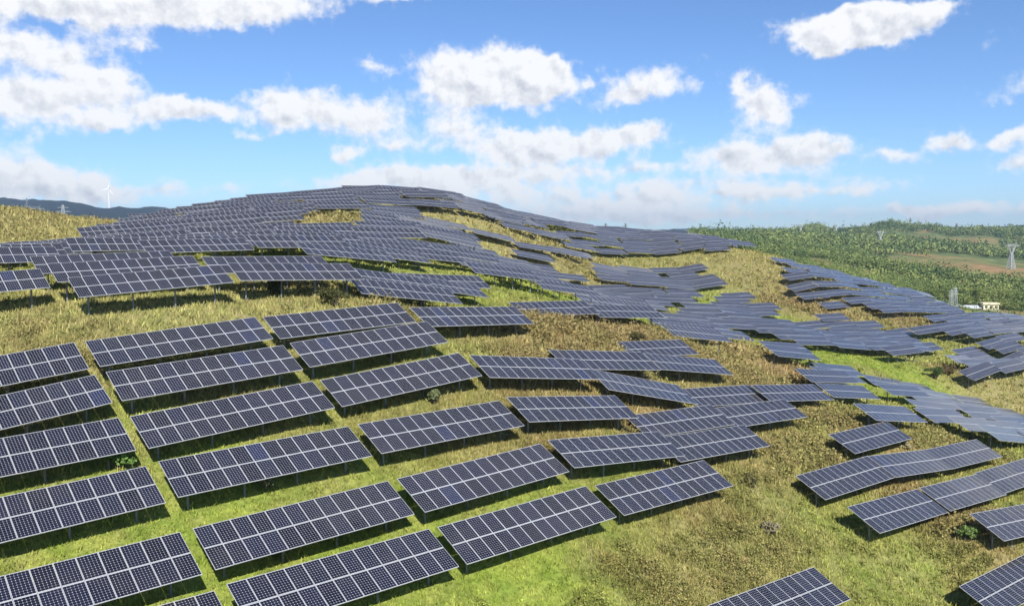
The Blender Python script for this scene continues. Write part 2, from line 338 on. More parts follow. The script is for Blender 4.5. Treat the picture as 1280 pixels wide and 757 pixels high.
# ------------------------------------------------------------------ ground cover kinds: patches of dry grass, green grass, brown scrub, bare earth
# px, py of the patch's middle, radius in metres, (dry, green, brown, earth)
COV = [(150,510,2.5,(.3,1,0,0)),(200,600,2.5,(.3,1,0,0)),(235,650,2.5,(.2,1,0,0)),(280,620,3,(.1,1,0,0)),(380,600,3,(.3,.6,.5,0)),(420,470,3,(.3,.7,.3,0)),(560,440,4,(.4,1,.1,0)),(340,500,3,(.2,.5,.5,0)),(470,640,4,(.1,1,.1,0)),(540,590,3,(.2,.9,.3,0)),(640,590,3,(.3,.6,.4,0)),(690,640,3,(.3,1,.1,0)),(640,620,3,(.3,1,.1,0)),(100,402,11,(1,0,.1,0)),(220,396,9,(1,0,0,0)),(10,425,9,(1,0,.25,0)),(330,378,9,(1,.1,.1,0)),(430,372,7,(.9,0,.6,0)),(370,388,5,(1,0,.3,0)),
  (60,425,4,(.3,0,1,0)),(590,412,5,(.6,.3,.4,0)),(640,425,6,(.6,0,.9,0)),(700,425,7,(.7,0,1,0)),(760,415,7,(.7,0,1,0)),(700,408,6,(.9,0,.6,0)),
  (560,425,3,(.6,.4,.2,0)),(820,503,4,(.2,0,1,.3)),(790,535,3,(.2,0,1,.2)),(660,550,4,(.3,0,.9,.1)),(600,580,3,(.3,.3,.6,0)),(560,545,6,(.2,.5,.4,0)),
  (470,600,5,(.1,.8,.2,0)),(560,520,5,(.4,.3,.5,0)),(640,480,4,(.4,.2,.8,0)),(740,490,4,(.4,.2,.7,0)),
  (720,700,8,(.1,1,0,0)),(620,740,7,(.2,1,0,0)),(820,650,5,(.1,1,0,0)),(120,690,5,(.3,1,0,0)),(60,705,4,(.2,1,0,0)),(330,640,5,(.1,1,0,0)),
  (850,690,4.2,(.2,0,1,0)),(800,735,4,(.3,0,1,0)),(905,655,4,(.2,.1,1,0)),(870,725,3,(.9,.3,.2,0)),(990,680,5,(.7,.8,.1,0)),(930,735,4,(.9,.5,.2,0)),(960,640,5,(.4,.3,.6,0)),(950,590,5,(.4,.2,.7,0)),(980,560,6,(.6,.2,.6,.1)),
  (885,708,.55,(0,0,.5,2.2)),(925,700,.6,(0,0,.5,2.4)),(1020,520,6,(.6,.2,.6,0)),(990,630,3,(.8,.3,.1,0)),(1040,650,6,(.3,1,0,0)),(1120,690,6,(.2,.9,.2,0)),
  (1060,740,6,(.3,.8,.1,0)),(1170,640,5,(.3,.2,.9,0)),(1200,670,4,(.3,.3,.9,.1)),(1130,720,4,(.7,.5,.2,0)),(965,600,2,(.7,0,.3,.7)),(960,720,5,(.8,.3,.3,.1)),
  (1170,545,6,(.5,.4,.5,0)),(1130,555,3,(.8,.1,.4,.4)),(950,440,8,(.9,0,.9,.15)),(970,445,5,(.6,0,.3,.6)),(920,470,7,(.9,.1,.7,0)),(980,462,5,(.8,0,1,0)),
  (1090,465,12,(.1,1,0,0)),(1140,468,9,(.1,1,0,0)),(1180,462,4,(.4,.1,.9,0)),(1240,490,9,(1,.1,.2,.1)),(1110,475,5,(.5,.2,.7,0)),(1275,490,8,(1,.1,.1,.1)),
  (690,368,14,(.1,1,0,0)),(730,378,7,(.1,1,0,0)),(810,396,7,(.1,1,0,0)),(870,380,9,(.1,1,0,0)),(900,365,9,(.3,1,0,0)),(985,397,7,(.1,1,0,0)),
  (930,350,13,(.8,.3,.4,0)),(960,345,14,(.9,.2,.5,0)),(950,325,18,(1,0,.2,.3)),(990,375,10,(.7,.1,1,0)),(1015,388,9,(.6,0,1,.1)),(905,335,12,(.8,.4,.3,0)),
  (1075,388,10,(.5,.4,.7,0)),(1135,398,9,(.7,0,1,0)),(1190,408,10,(.5,.5,.4,0)),(1275,420,10,(.4,1,.1,0)),(1100,460,7,(.1,1,0,0)),
  (600,330,14,(.4,.8,.1,0)),(500,330,14,(.3,.8,.1,0)),(610,307,10,(.7,.5,.3,0)),(600,285,14,(1,.1,.4,0)),(670,300,18,(1,0,.5,0)),(720,325,20,(.7,.3,.5,0)),
  (850,320,22,(.5,.5,.4,0)),(300,300,9,(.2,1,.1,0)),(280,311,8,(.2,1,0,0)),(370,290,7,(.9,.1,.5,0)),(390,275,12,(.9,0,.6,0)),(435,258,10,(1,.2,.2,0)),
  (245,275,8,(1,.1,.8,0)),(470,306,10,(.5,.4,.5,.2)),(0,275,60,(1,0,.55,0)),(60,285,50,(1,.1,.5,0)),(110,291,30,(.7,.7,.1,0)),(-80,270,70,(1,0,.4,0))]
_cov = []
for px, py, r, w in COV:
    p = at(px, py)
    if p is not None: _cov.append((p.x, p.y, r, w))
_cov_xy = np.array([(c[0], c[1], c[2]) for c in _cov]); _cov_w = np.array([c[3] for c in _cov])
def cover(x, y):
    """weights (dry, green, brown, earth) of the ground cover"""
    x = np.asarray(x, float); y = np.asarray(y, float); out = np.empty((len(x), 4))
    wx = x + 2.5 * fbm(x / 4, y / 4, 3, 21); wy = y + 2.5 * fbm(x / 4 + 50, y / 4, 3, 22)
    for i in range(0, len(x), 50000):
        s = slice(i, i + 50000)
        d2 = ((wx[s, None] - _cov_xy[:, 0]) ** 2 + (wy[s, None] - _cov_xy[:, 1]) ** 2) / (_cov_xy[:, 2] ** 2)
        k = np.exp(-d2 * 1.1); t = k.sum(1)
        base = np.array([.30, .62, .24, 0.0])
        out[s] = (k @ _cov_w + base * .14) / (t + .14)[:, None]
    n = fbm(x / 2.2, y / 2.2, 3, 31)[:, None] * np.array([.22, .22, .3, 0])
    return np.clip(out + n, 0, 1)

# ------------------------------------------------------------------ materials
def cover_colours(t, attr):
    """the shared colouring of grass: dry straw, fresh green, brown scrub, red earth"""
    a = t.n('ShaderNodeSeparateColor'); t.put(a.inputs[0], attr.outputs['Color'])
    pos = t.n('ShaderNodeNewGeometry').outputs['Position']
    c = t.mix(t.ramp(t.noise(pos, 1.7, 4), .3, .7), rgb(.14, .165, .045), rgb(.23, .235, .08))
    c = t.mix(a.outputs[1], c, t.mix(t.ramp(t.noise(pos, .7, 4), .35, .65), rgb(.17, .255, .028), rgb(.27, .33, .055)))
    c = t.mix(t.m('MULTIPLY', a.outputs[0], .78), c, t.mix(t.ramp(t.noise(pos, .9, 4), .35, .65), rgb(.42, .36, .18), rgb(.30, .31, .11)))
    c = t.mix(t.m('MULTIPLY', a.outputs[2], .85), c, t.mix(t.ramp(t.noise(pos, .8, 4), .35, .65), rgb(.23, .14, .075), rgb(.33, .25, .135)))
    return c, attr.outputs['Alpha'], pos
def mat_ground():
    t = NT('ground'); at_ = t.n('ShaderNodeAttribute', attribute_name='cover')
    c, earth, pos = cover_colours(t, at_)
    c = t.mix(earth, c, rgb(.38, .19, .10))
    mot = t.noise(pos, 3.2, 6, .7)
    c = t.mix(1.0, c, t.mix(t.ramp(mot, .3, .7), rgb(.62, .62, .62), rgb(1.2, 1.2, 1.2)), 'MULTIPLY')
    # far off: woods, terraced fields and bare cuts, by distance from the plant
    d = t.n('ShaderNodeVectorMath', operation='LENGTH'); t.put(d.inputs[0], pos)
    f = t.ramp(d.outputs['Value'], 325, 375)
    sc_ = t.n('ShaderNodeMapping'); t.put(sc_.inputs['Vector'], pos); sc_.inputs['Scale'].default_value = (1, 1, 3)
    n1 = t.noise(sc_.outputs[0], .011, 6, .62); n2 = t.noise(sc_.outputs[0], .035, 6, .6); n3 = t.noise(pos, .18, 4, .7)
    wood = t.mix(t.ramp(n2, .35, .65), rgb(.10, .145, .05), rgb(.20, .24, .085))
    wood = t.mix(t.m('MULTIPLY', t.ramp(n3, .4, .62), .55), wood, rgb(.03, .06, .022))
    fld = t.mix(t.ramp(n2, .4, .6), rgb(.38, .21, .11), rgb(.25, .22, .085))
    wv = t.n('ShaderNodeTexWave', {'Scale': .035, 'Distortion': 6, 'Detail': 3}, wave_type='BANDS', bands_direction='Z'); t.put(wv.inputs['Vector'], sc_.outputs[0])
    fld = t.mix(t.m('MULTIPLY', wv.outputs['Fac'], .4), fld, rgb(.12, .13, .04))
    farc = t.mix(earth, wood, fld)
    farc = t.mix(t.ramp(d.outputs['Value'], 2300, 2800), farc, rgb(.012, .026, .036))  # far ridge: dark forest, with blue haze and cloud shade put into its colour
    c = t.mix(f, c, farc)
    t.put(t.b.inputs['Base Color'], c); t.b.inputs['Roughness'].default_value = .95
    t.b.inputs['Specular IOR Level'].default_value = .1
    bp = t.n('ShaderNodeBump', {'Strength': .8, 'Distance': .12}); t.put(bp.inputs['Height'], t.noise(pos, 5, 5, .7))
    t.put(t.b.inputs['Normal'], bp.outputs[0])
    return t.mat
def mat_grass(name, dark=1.0):
    t = NT(name); at_ = t.n('ShaderNodeAttribute', attribute_name='cover')
    c, earth, pos = cover_colours(t, at_)
    rnd = t.n('ShaderNodeNewGeometry').outputs['Random Per Island']
    pt = t.ramp(t.noise(pos, .45, 5, .65), .3, .7)
    c = t.mix(1.0, c, t.mix(pt, rgb(.68, .72, .62), rgb(1.22, 1.2, 1.2)), 'MULTIPLY')
    c = t.mix(1.0, c, t.mix(rnd, rgb(.62 * dark, .65 * dark, .6 * dark), rgb(1.68 * dark, 1.64 * dark, 1.5 * dark)), 'MULTIPLY')
    t.put(t.b.inputs['Base Color'], c); t.b.inputs['Roughness'].default_value = .8
    t.b.inputs['Specular IOR Level'].default_value = .15
    return t.mat
def mat_leaf(name, c0, c1):
    t = NT(name); rnd = t.n('ShaderNodeNewGeometry').outputs['Random Per Island']
    t.put(t.b.inputs['Base Color'], t.mix(rnd, rgb(*c0), rgb(*c1))); t.b.inputs['Roughness'].default_value = .7
    t.b.inputs['Specular IOR Level'].default_value = .2
    return t.mat
def mat_cells():
    t = NT('solar_cells')
    uv = t.n('ShaderNodeUVMap').outputs['UV']; s = t.n('ShaderNodeSeparateXYZ'); t.put(s.inputs[0], uv)
    def tri(v, k):
        x = t.m('FRACT', t.m('MULTIPLY', v, k)); return t.m('MINIMUM', x, t.m('SUBTRACT', 1.0, x))
    a = tri(s.outputs[0], 6.0); b = tri(s.outputs[1], 10.0)
    dia = t.m('LESS_THAN', t.m('ADD', a, b), .14)
    ln = t.m('LESS_THAN', t.m('MINIMUM', a, b), .022)
    info = t.n('ShaderNodeObjectInfo').outputs['Random']
    isl = t.n('ShaderNodeNewGeometry').outputs['Random Per Island']
    r = t.m('FRACT', t.m('ADD', t.m('MULTIPLY', info, 7.3), t.m('MULTIPLY', isl, 3.1)))
    cell = t.mix(r, rgb(.003, .003, .010), rgb(.008, .009, .026))
    cell = t.mix(t.m('GREATER_THAN', r, .975), cell, rgb(.010, .015, .050))
    pos = t.n('ShaderNodeNewGeometry').outputs['Position']
    cell = t.mix(t.m('MULTIPLY', t.ramp(t.noise(pos, .35, 3), .45, .7), .3), cell, rgb(.035, .032, .038))   # dust
    bus = t.m('LESS_THAN', tri(s.outputs[0], 18.0), .035)
    c = t.mix(t.m('MULTIPLY', bus, .2), cell, rgb(.3, .3, .33))
    c = t.mix(t.m('MULTIPLY', ln, .4), c, rgb(.6, .62, .66)); c = t.mix(dia, c, rgb(.58, .59, .62))
    t.put(t.b.inputs['Base Color'], c)
    t.b.inputs['Roughness'].default_value = .16; t.b.inputs['IOR'].default_value = 1.5
    t.b.inputs['Specular IOR Level'].default_value = .58
    return t.mat
M_GROUND = mat_ground(); M_GRASS = mat_grass('grass_blades'); M_SCRUB = mat_grass('scrub_leaves', .80)
M_CELL = mat_cells()
M_FRAME = simple('aluminium_frame', (.62, .63, .65), .38, .2, .05)
M_BACK = simple('white_backsheet', (.45, .45, .45), .6)
M_STEEL = simple('galvanised_steel', (.24, .25, .26), .5, .35, .2, 1.5)

# ------------------------------------------------------------------ the ground sheet: rings round the camera, finest where the plant stands
def build_ground():
    th = np.r_[np.linspace(-math.pi, -.72, 70)[:-1], np.linspace(-.72, .72, 760), np.linspace(.72, math.pi, 70)[1:]]
    r = [4.0]
    while r[-1] < 12000:
        q = r[-1]; r.append(q + max(.35, q * (.0095 if q > 30 else .06) if q < 420 else q * .018))
    r = np.array(r); nt_, nr = len(th), len(r)
    X = (r[:, None] * np.sin(th)).ravel(); Y = (r[:, None] * np.cos(th)).ravel()
    Z = ground(X, Y) + CZ
    cov = cover(X, Y)
    # red-brown fields on the far side of the valley
    for px, py, rr in ((1235,338,90),(1262,345,80),(1200,352,35),(1180,345,40),(1170,300,60),(1215,300,60),(1085,283,60),(1020,300,60),(1075,362,16),(1160,400,8),(1275,392,22),(1200,300,30)):
        p = at(px, py, 280)
        if p: 
            q = np.hypot(X - p.x, (Y - p.y) * (.6 if rr > 25 else 1)) / rr
            cov[:, 3] = np.maximum(cov[:, 3], np.clip(1.5 - q * 1.2 + .5 * fbm(X / 25, Y / 25, 3, 41), 0, 1) * np.clip((np.hypot(X, Y) - 330) / 30, 0, 1))
    rr_ = np.hypot(X, Y); cl = np.clip((-.10 - fbm(X / 95, Y / 95, 3, 71)) * 6, 0, 1) * np.clip((rr_ - 620) / 100, 0, 1) * (rr_ < 2600)
    cov[:, 3] = np.maximum(cov[:, 3], cl * .9)
    i = np.arange(nr - 1)[:, None] * nt_ + np.arange(nt_ - 1)
    Fc = np.stack([i, i + nt_, i + nt_ + 1, i + 1], -1).reshape(-1, 4)
    me = tri_mesh('ground', np.c_[X, Y, Z], Fc[:, ::-1], M_GROUND, {'cover': cov}, 4)
    me.polygons.foreach_set('use_smooth', np.ones(len(me.polygons), bool))
    o = bpy.data.objects.new('ground', me); C.objects.link(o); tag(o, kind='structure')
build_ground()

# ------------------------------------------------------------------ solar arrays
G_ = .010   # half of the gap between modules
def add_module(mb, uvs, cx, cy):
    x0, x1, y0, y1 = cx - MW / 2 + G_, cx + MW / 2 - G_, cy - MH / 2 + G_ * 1.5, cy + MH / 2 - G_ * 1.5
    fr = .018; fh = .030; z1, z0 = .02, -.018; gz = .017
    def q(pts, m, uv=None):
        mb.face(pts, m); uvs.extend(uv if uv else [(0, 0)] * len(pts))
    a0, a1, b0, b1 = x0 + fr, x1 - fr, y0 + fh, y1 - fh
    q([(a0,b0,gz),(a1,b0,gz),(a1,b1,gz),(a0,b1,gz)], 0, [(0,0),(1,0),(1,1),(0,1)])
    q([(x0,y0,z1),(x1,y0,z1),(a1,b0,z1),(a0,b0,z1)], 1); q([(x1,y0,z1),(x1,y1,z1),(a1,b1,z1),(a1,b0,z1)], 1)
    q([(x1,y1,z1),(x0,y1,z1),(a0,b1,z1),(a1,b1,z1)], 1); q([(x0,y1,z1),(x0,y0,z1),(a0,b0,z1),(a0,b1,z1)], 1)
    q([(x0,y0,z0),(x1,y0,z0),(x1,y0,z1),(x0,y0,z1)], 1); q([(x1,y0,z0),(x1,y1,z0),(x1,y1,z1),(x1,y0,z1)], 1)
    q([(x1,y1,z0),(x0,y1,z0),(x0,y1,z1),(x1,y1,z1)], 1); q([(x0,y1,z0),(x0,y0,z0),(x0,y0,z1),(x0,y1,z1)], 1)
    q([(x0,y1,z0),(x1,y1,z0),(x1,y0,z0),(x0,y0,z0)], 2)
def finish(mb, uvs, name, mats):
    me = mb.mesh(name, mats); l = me.uv_layers.new(name='UVMap')
    l.data.foreach_set('uv', np.array(uvs, np.float32).ravel()); return me
def slots(): return [((i - 5.5) * MW, (j - .5) * MH) for j in range(2) for i in range(12)]
mb, uv = MB(), []; add_module(mb, uv, 0, 0); ME_MODULE = finish(mb, uv, 'solar_panel', [M_CELL, M_FRAME, M_BACK])
POST_X = [-5.0, -1.67, 1.67, 5.0]
mb = MB(); mb.bar((0, 0, .0), (0, 0, -4.6), .07, .07, 8); ME_POST = mb.mesh('support_post', [M_STEEL])
mb = MB(); mb.box((-.03, -1.45, -.12), (.03, 1.45, -.05)); ME_RAFTER = mb.mesh('rafter', [M_STEEL])
mb = MB(); mb.box((-TW / 2, -.035, -.05), (TW / 2, .035, -.021)); ME_RAIL = mb.mesh('rail', [M_STEEL])
mb = MB(); mb.bar((0, -.05, -.95), (0, -.98, -.52), .028, .028, 5); mb.bar((0, .05, -.95), (0, 1.0, .38), .028, .028, 5); ME_BRACE = mb.mesh('brace', [M_STEEL])
def deck(name, with_legs):
    mb, uv = MB(), []
    for x, y in slots(): add_module(mb, uv, x, y)
    n = len(uv)
    for y in (-1.1, 1.1): mb.box((-TW / 2, y - .035, -.05), (TW / 2, y + .035, -.021), 3)
    if with_legs:
        for x in POST_X:
            a = Vector((0, 0, -1)); a.rotate(Matrix.Rotation(-TILT, 4, 'X'))
            mb.bar((x, 0, -.05), Vector((x, 0, -.05)) + a * 4.4, .08, .08, 5, 3); mb.box((x - .03, -1.4, -.12), (x + .03, 1.4, -.05), 3)
    tot = sum(len(f) for f in mb.f); uv += [(0, 0)] * (tot - n)
    return finish(mb, uv, name, [M_CELL, M_FRAME, M_BACK, M_STEEL])
ME_DECK = deck('panel_deck', False); ME_FAR = deck('solar_array', True)

def frame_of(g, dt):
    e1 = Vector((math.cos(g), 0, math.sin(g))); t = TILT + dt
    e2 = Vector((0, math.cos(t), 0)) + Vector((-math.sin(g), 0, math.cos(g))) * math.sin(t); n = e1.cross(e2)
    return Matrix(((e1.x, e2.x, n.x, 0), (e1.y, e2.y, n.y, 0), (e1.z, e2.z, n.z, 0), (0, 0, 0, 1)))
def child(name, me, parent, M):
    o = bpy.data.objects.new(name, me); C.objects.link(o); o.parent = parent; o.matrix_local = M; return o
def place_array(x, y, z, g, dt, da, level, h, rnd):
    """level 0: every panel, post, brace a part; 1: deck and posts; 2: one mesh"""
    M = frame_of(g, dt)
    if level == 2:
        o = bpy.data.objects.new('solar_array', ME_FAR); C.objects.link(o)
        o.matrix_world = Matrix.Translation((x, y, z + CZ)) @ Matrix.Rotation(ALPHA + da, 4, 'Z') @ M
        return o
    r = empty('solar_array', (x, y, z + CZ - h), ALPHA + da)
    M = Matrix.Translation((0, 0, h)) @ M
    if level == 0:
        for sx, sy in slots():
            J = Matrix.Rotation(rnd.gauss(0, .0035), 4, 'X') @ Matrix.Rotation(rnd.gauss(0, .004), 4, 'Y')
            child('solar_panel', ME_MODULE, r, M @ Matrix.Translation((sx, sy, 0)) @ J)
        for ry in (-1.15, -.45, .45, 1.15): child('rail', ME_RAIL, r, M @ Matrix.Translation((0, ry, 0)))
    else: child('panel_deck', ME_DECK, r, M)
    for px_ in POST_X:
        c = M @ Vector((px_, 0, -.06)); T = Matrix.Translation(c)
        p = child('support_post', ME_POST, r, T)
        if level == 0:
            child('brace', ME_BRACE, p, Matrix.Identity(4)); child('rafter', ME_RAFTER, r, M @ Matrix.Translation((px_, 0, 0)))
    return r

ca, sa = math.cos(ALPHA), math.sin(ALPHA)
arrays = []     # x, y, z, g, dt, da, h, key
for k, t in TB.items(): arrays.append([t[0], t[1], t[2], R(t[3]), R(t[4]), R(t[5]), above(k), k])

def inside(poly, x, y):
    r = False; n = len(poly)
    for i in range(n):
        x0, y0 = poly[i]; x1, y1 = poly[i - 1]
        if (y0 > y) != (y1 > y) and x < (x1 - x0) * (y - y0) / (y1 - y0) + x0: r = not r
    return r
FIELDS = {
 'back': [(-120,338),(-120,300),(0,305),(40,307),(110,298),(165,281),(205,263),(255,252),(300,235),(640,225),(760,270),(800,280),(950,290),(955,309),(890,322),(900,335),(915,345),(905,352),
          (880,358),(860,372),(820,382),(795,398),(760,390),(660,384),(652,368),(658,352),(640,345),(635,372),(560,377),(480,377),(455,355),(440,348),(450,330),(430,322),(250,315),(180,306),(40,312),(20,322)],
 'middle': [(905,362),(950,368),(985,392),(1010,398),(1035,388),(1090,405),(1140,410),(1165,425),(1158,440),(1120,438),(1060,440),(1045,432),(1030,440),(1050,455),(1085,478),(1080,488),
            (1020,475),(1000,452),(978,430),(965,415),(905,423),(890,420),(835,414),(812,402),(840,390),(865,388)],
 'right': [(950,316),(1000,330),(1060,343),(1110,353),(1150,364),(1190,385),(1240,392),(1330,402),(1330,480),(1250,475),(1195,465),(1180,452),(1165,440),(1165,420),(1140,408),(1060,385),(1020,376),(995,356),(970,338)],
 'lower right': [(1105,474),(1150,478),(1200,486),(1340,500),(1340,572),(1225,560),(1190,545),(1150,530),(1120,522),(1100,510),(1085,494),(1090,484)],
}
HOLES = [[(205,268),(262,268),(262,277),(225,280),(205,274)],[(340,271),(375,269),(410,262),(425,257),(452,257),(452,264),(430,271),(415,279),(370,283),(345,279)],
 [(353,285),(390,283),(390,290),(357,293)],[(285,298),(345,296),(350,302),(320,307),(265,317),(275,309)],[(435,302),(500,300),(500,307),(440,309)],
 [(585,280),(626,276),(630,284),(592,289)],[(565,303),(630,300),(628,312),(572,313)],[(435,324),(560,326),(600,328),(618,338),(590,340),(470,336)],
 [(643,294),(698,296),(695,305),(652,305)],[(640,325),(700,323),(760,322),(860,318),(935,309),(960,310),(950,320),(860,325),(740,329),(640,328)],
 [(654,352),(690,358),(730,356),(752,350),(782,346),(783,352),(745,358),(722,360),(732,370),(742,378),(700,376),(656,374)],
 [(905,350),(903,368),(885,376),(860,383),(848,381),(868,372),(885,362)],
 [(785,384),(822,382),(824,402),(790,402)],[(965,391),(1008,388),(1004,402),(970,404)],[(1052,384),(1098,385),(1100,393),(1060,392)],[(1112,392),(1160,395),(1162,403),(1120,402)],
 [(1168,417),(1194,418),(1192,430),(1168,429)],[(1036,434),(1100,440),(1165,443),(1198,440),(1200,448),(1180,470),(1150,474),(1110,466),(1090,478),(1060,462)],
 [(1272,414),(1300,414),(1300,424),(1272,424)],[(885,327),(950,311),(962,330),(975,345),(990,362),(1020,385),(1010,396),(985,392),(955,368),(925,360),(908,350),(885,340)],
 [(1190,470),(1300,474),(1300,489),(1240,486)]]
ROWP = {'back': 4.5, 'middle': 4.1, 'right': 4.3, 'lower right': 4.0}
def populate():
    cand = []
    taken = [(a[0] * ca + a[1] * sa, -a[0] * sa + a[1] * ca) for a in arrays]
    for fld, poly in FIELDS.items():
        pitch_b = ROWP[fld]
        rr = random.Random(len(fld) * 13 + 1)
        for ib in range(-60, 80):
            b = ib * pitch_b + (ib // 5) * 1.2; off = rr.uniform(0, 12.6)
            a = -150 + off; hrow = rr.gauss(0, .16) + (.35 if ib % 5 == 0 else 0)
            while a < 420:
                b_ = b + .7 * math.sin(a / 23 + ib * .12) + rr.uniform(-.4, .4)
                x = a * ca - b_ * sa; y = a * sa + b_ * ca
                if 60 < math.hypot(x, y) < 345 and y > 55 and abs(x / y) < .68:
                    cand.append((x, y, ib, fld, a, b_, hrow))
                a += 12.5 + (rr.random() < .05) * rr.uniform(1, 5)
    X = np.array([c[0] for c in cand]); Y = np.array([c[1] for c in cand])
    hs = np.array([rng.normal(0, .17) + c[6] for c in cand])
    Z = ground(X, Y) + ABOVE + hs
    for i, c in enumerate(cand):
        if c[3] == 'lower right': hs[i] *= .35; Z[i] = low_plane(c[4], c[5]) + hs[i]; hs[i] = Z[i] - ground1(c[0], c[1]) - ABOVE
    sl = (ground(X + 4.5 * ca, Y + 4.5 * sa) - ground(X - 4.5 * ca, Y - 4.5 * sa)) / 9
    P = to_px(np.c_[X, Y, Z])
    # drop what the ground in front hides completely
    for i, c in enumerate(cand):
        px, py = P[i]
        if not inside(FIELDS[c[3]], px, py): continue
        Q = to_px([(c[0] + u * 6 * ca - v * 1.45 * sa, c[1] + u * 6 * sa + v * 1.45 * ca, Z[i] + u * 6 * sl[i] + v * .7) for u in (-1, -.6, -.2, .2, .6, 1) for v in (-1, 0, .8)])
        if sum(inside(h, q[0], q[1]) for h in HOLES for q in Q) > 5: continue
        if any(abs(c[4] - t[0]) < 12.3 and abs(c[5] - t[1]) < 3.45 for t in taken): continue
        d = math.hypot(c[0], c[1]); s = np.linspace(.35, .985, 60)
        top = Z[i] + .7
        if (ground(c[0] * s, c[1] * s) > top * s + .02 * d * (1 - s)).any(): continue
        if rng.random() < .02: continue
        taken.append((c[4], c[5]))
        arrays.append([c[0], c[1], Z[i], (max(-R(9), min(R(6.5), .8 * math.atan(sl[i]))) if c[3] != 'lower right' else -R(9.5)) + rng.normal(0, R(1.1)), rng.normal(0, R(1.1)), rng.normal(0, R(1.1)), ABOVE + hs[i], (c[3], c[2])])
populate()
# size in the picture decides how finely each is built
for a in arrays:
    p = to_px([(a[0], a[1], a[2])])[0]; d = a[1]
    a.append(p[0]); a.append(p[1]); a.append(TW * F_PX / d * max(.25, (ca - sa * a[0] / d)) * (1.43 + 2.2 * (p[1] - 290) / F_PX) / d * (1.0 if -40 < p[0] < 1320 and p[1] < 800 else .2))
arrays.sort(key=lambda a: -a[-1])

ORD = ['first','second','third','fourth','fifth','sixth','seventh','eighth','ninth','tenth','eleventh','twelfth','thirteenth','fourteenth','fifteenth','sixteenth','seventeenth','eighteenth','nineteenth','twentieth']
ORD += ['twenty-' + w for w in ORD[:9]] + ['thirtieth'] + ['thirty-' + w for w in ORD[:9]] + ['fortieth'] + ['forty-' + w for w in ORD[:9]]
HAND = {
 'A2':'top array of the leftmost column, below the ridge grass at the left edge','A3':'second array down in the leftmost column, cut by the left edge',
 'A4':'third array down in the leftmost column, cut by the left edge','A5':'fourth array down in the leftmost column, above the green strip of grass',
 'A6':'big array in the bottom left corner, below the green strip of grass','A7':'sliver of an array cut by the bottom edge at lower left',
 'B1':'top array of the second column, just below the yellow ridge grass','B2':'second array down in the second column','B3':'third array down in the second column, beside the grass lane',
 'B4':'fourth array down in the second column, above the green strip','B5':'fifth array down in the second column, below the green strip','B6':'lowest array of the second column, cut by the bottom edge',
 'C1':'uppermost array of the third column, its top edge against the ridge grass','C2':'second array down in the third column, overlapping the one above it','C3':'third array down in the third column, scrub below it',
 'C4':'fourth array down in the third column, between two strips of scrub','C5':'fifth array down in the third column, bushy grass above it','C6':'lowest array of the third column, open green grass below it',
 'D1':'level array standing alone left of the brown scrub mound','D2':'dusty array just below the left half of the brown scrub mound','D2b':'array directly below the brown scrub mound, overlapped at its left end',
 'D2c':'array at the lower right corner of the brown scrub mound','D2d':'pale array with dark shade under it, left of the dirt track','D2e':'pale blue array twisted steeply down to the right between two level ones',
 'D3':'dusty array with reddish scrub at its right end','D3b':'array joined end to end below the reddish scrub','D3c':'array right of the reddish scrub, its right end over brown grass',
 'D4':'left array of the joined pair above the open slope','D4b':'right half of the joined pair above the open slope','D5':'lowest array of the fourth column, its right end over the open grass slope',
 'F1':'array below the pale track, left one of two in line','F2':'array below the pale track, right one of two in line','F4':'pale array stepping down beside the long green clearing',
 'G1':'array at the left tip of the big pale field on the lower right','E1':'small array standing alone in the scrub, dark shade at its left','E2':'leftmost array of the upper line at lower right',
 'E2b':'second array of the upper line at lower right, bent away from the first','E2c':'third array of the upper line at lower right','E3':'leftmost array of the lower line at lower right',
 'E3b':'second array of the lower line at lower right','E3c':'third array of the lower line, cut by the right edge','E4':'bluish array alone at the right edge above the brown scrub',
 'E5':'array in the bottom right corner, shade at its left','E6':'array cut by the bottom edge, alone on the grass slope',
 'K1':'left array of the bluish pair just above the brown scrub mound','K2':'right array of the bluish pair just above the brown scrub mound',
 'R1':'front array on the yellow grass ridge, tall posts and shade below it','R0':'array on the ridge cut by the left edge','R1b':'array just behind the front one on the ridge','R1c':'rearmost array on the left of the ridge',
 'R2':'long level array at the right end of the ridge, dark weeds beneath','R2b':'array behind the gap between the two front ones on the ridge'}
WHERE = {'back': [("on the big hill's left flank", lambda p: p[0] < 300), ('on the round hilltop', lambda p: p[0] < 640 and p[1] < 300),
                  ('on the near foot of the hill', lambda p: p[0] < 640), ("on the hill's long right shoulder", lambda p: p[1] < 325), ('beside the small green clearing', lambda p: True)],
         'middle': [('in the field left of the green slope', lambda p: True)], 'right': [('in the field above the wooded valley', lambda p: True)],
         'lower right': [('in the field below the green slope', lambda p: True)]}
named = [a for a in arrays[:300]]
places = {}
for a in named:
    if isinstance(a[7], tuple):
        w = next(n for n, f in WHERE[a[7][0]] if f((a[8], a[9])))
        places.setdefault(w, {}).setdefault(a[7][1], []).append(a)
lab = {}
for w, rows in places.items():
    # rows counted upwards from the nearest one, arrays counted from the left
    for ri, ib in enumerate(sorted(rows)):
        for ci, a in enumerate(sorted(rows[ib], key=lambda q: q[8])):
            lab[id(a)] = f"{ORD[min(ci,48)]} array from the left, {ORD[min(ri,48)]} row up, {w}"
rnd = random.Random(5)
stuff_list = []
for i, a in enumerate(arrays):
    x, y, z, g, dt, da, h, key = a[:8]
    if i >= 300: stuff_list.append(a); continue
    lvl = 0 if i < 72 else (1 if i < 170 else 2)
    o = place_array(x, y, z, g, dt, da, lvl, h, rnd)
    if isinstance(key, str):
        tag(o, HAND[key], 'solar array', 'solar arrays standing on the hillside')
    else:
        tag(o, lab[id(a)], 'solar array', 'solar arrays standing on the hillside')
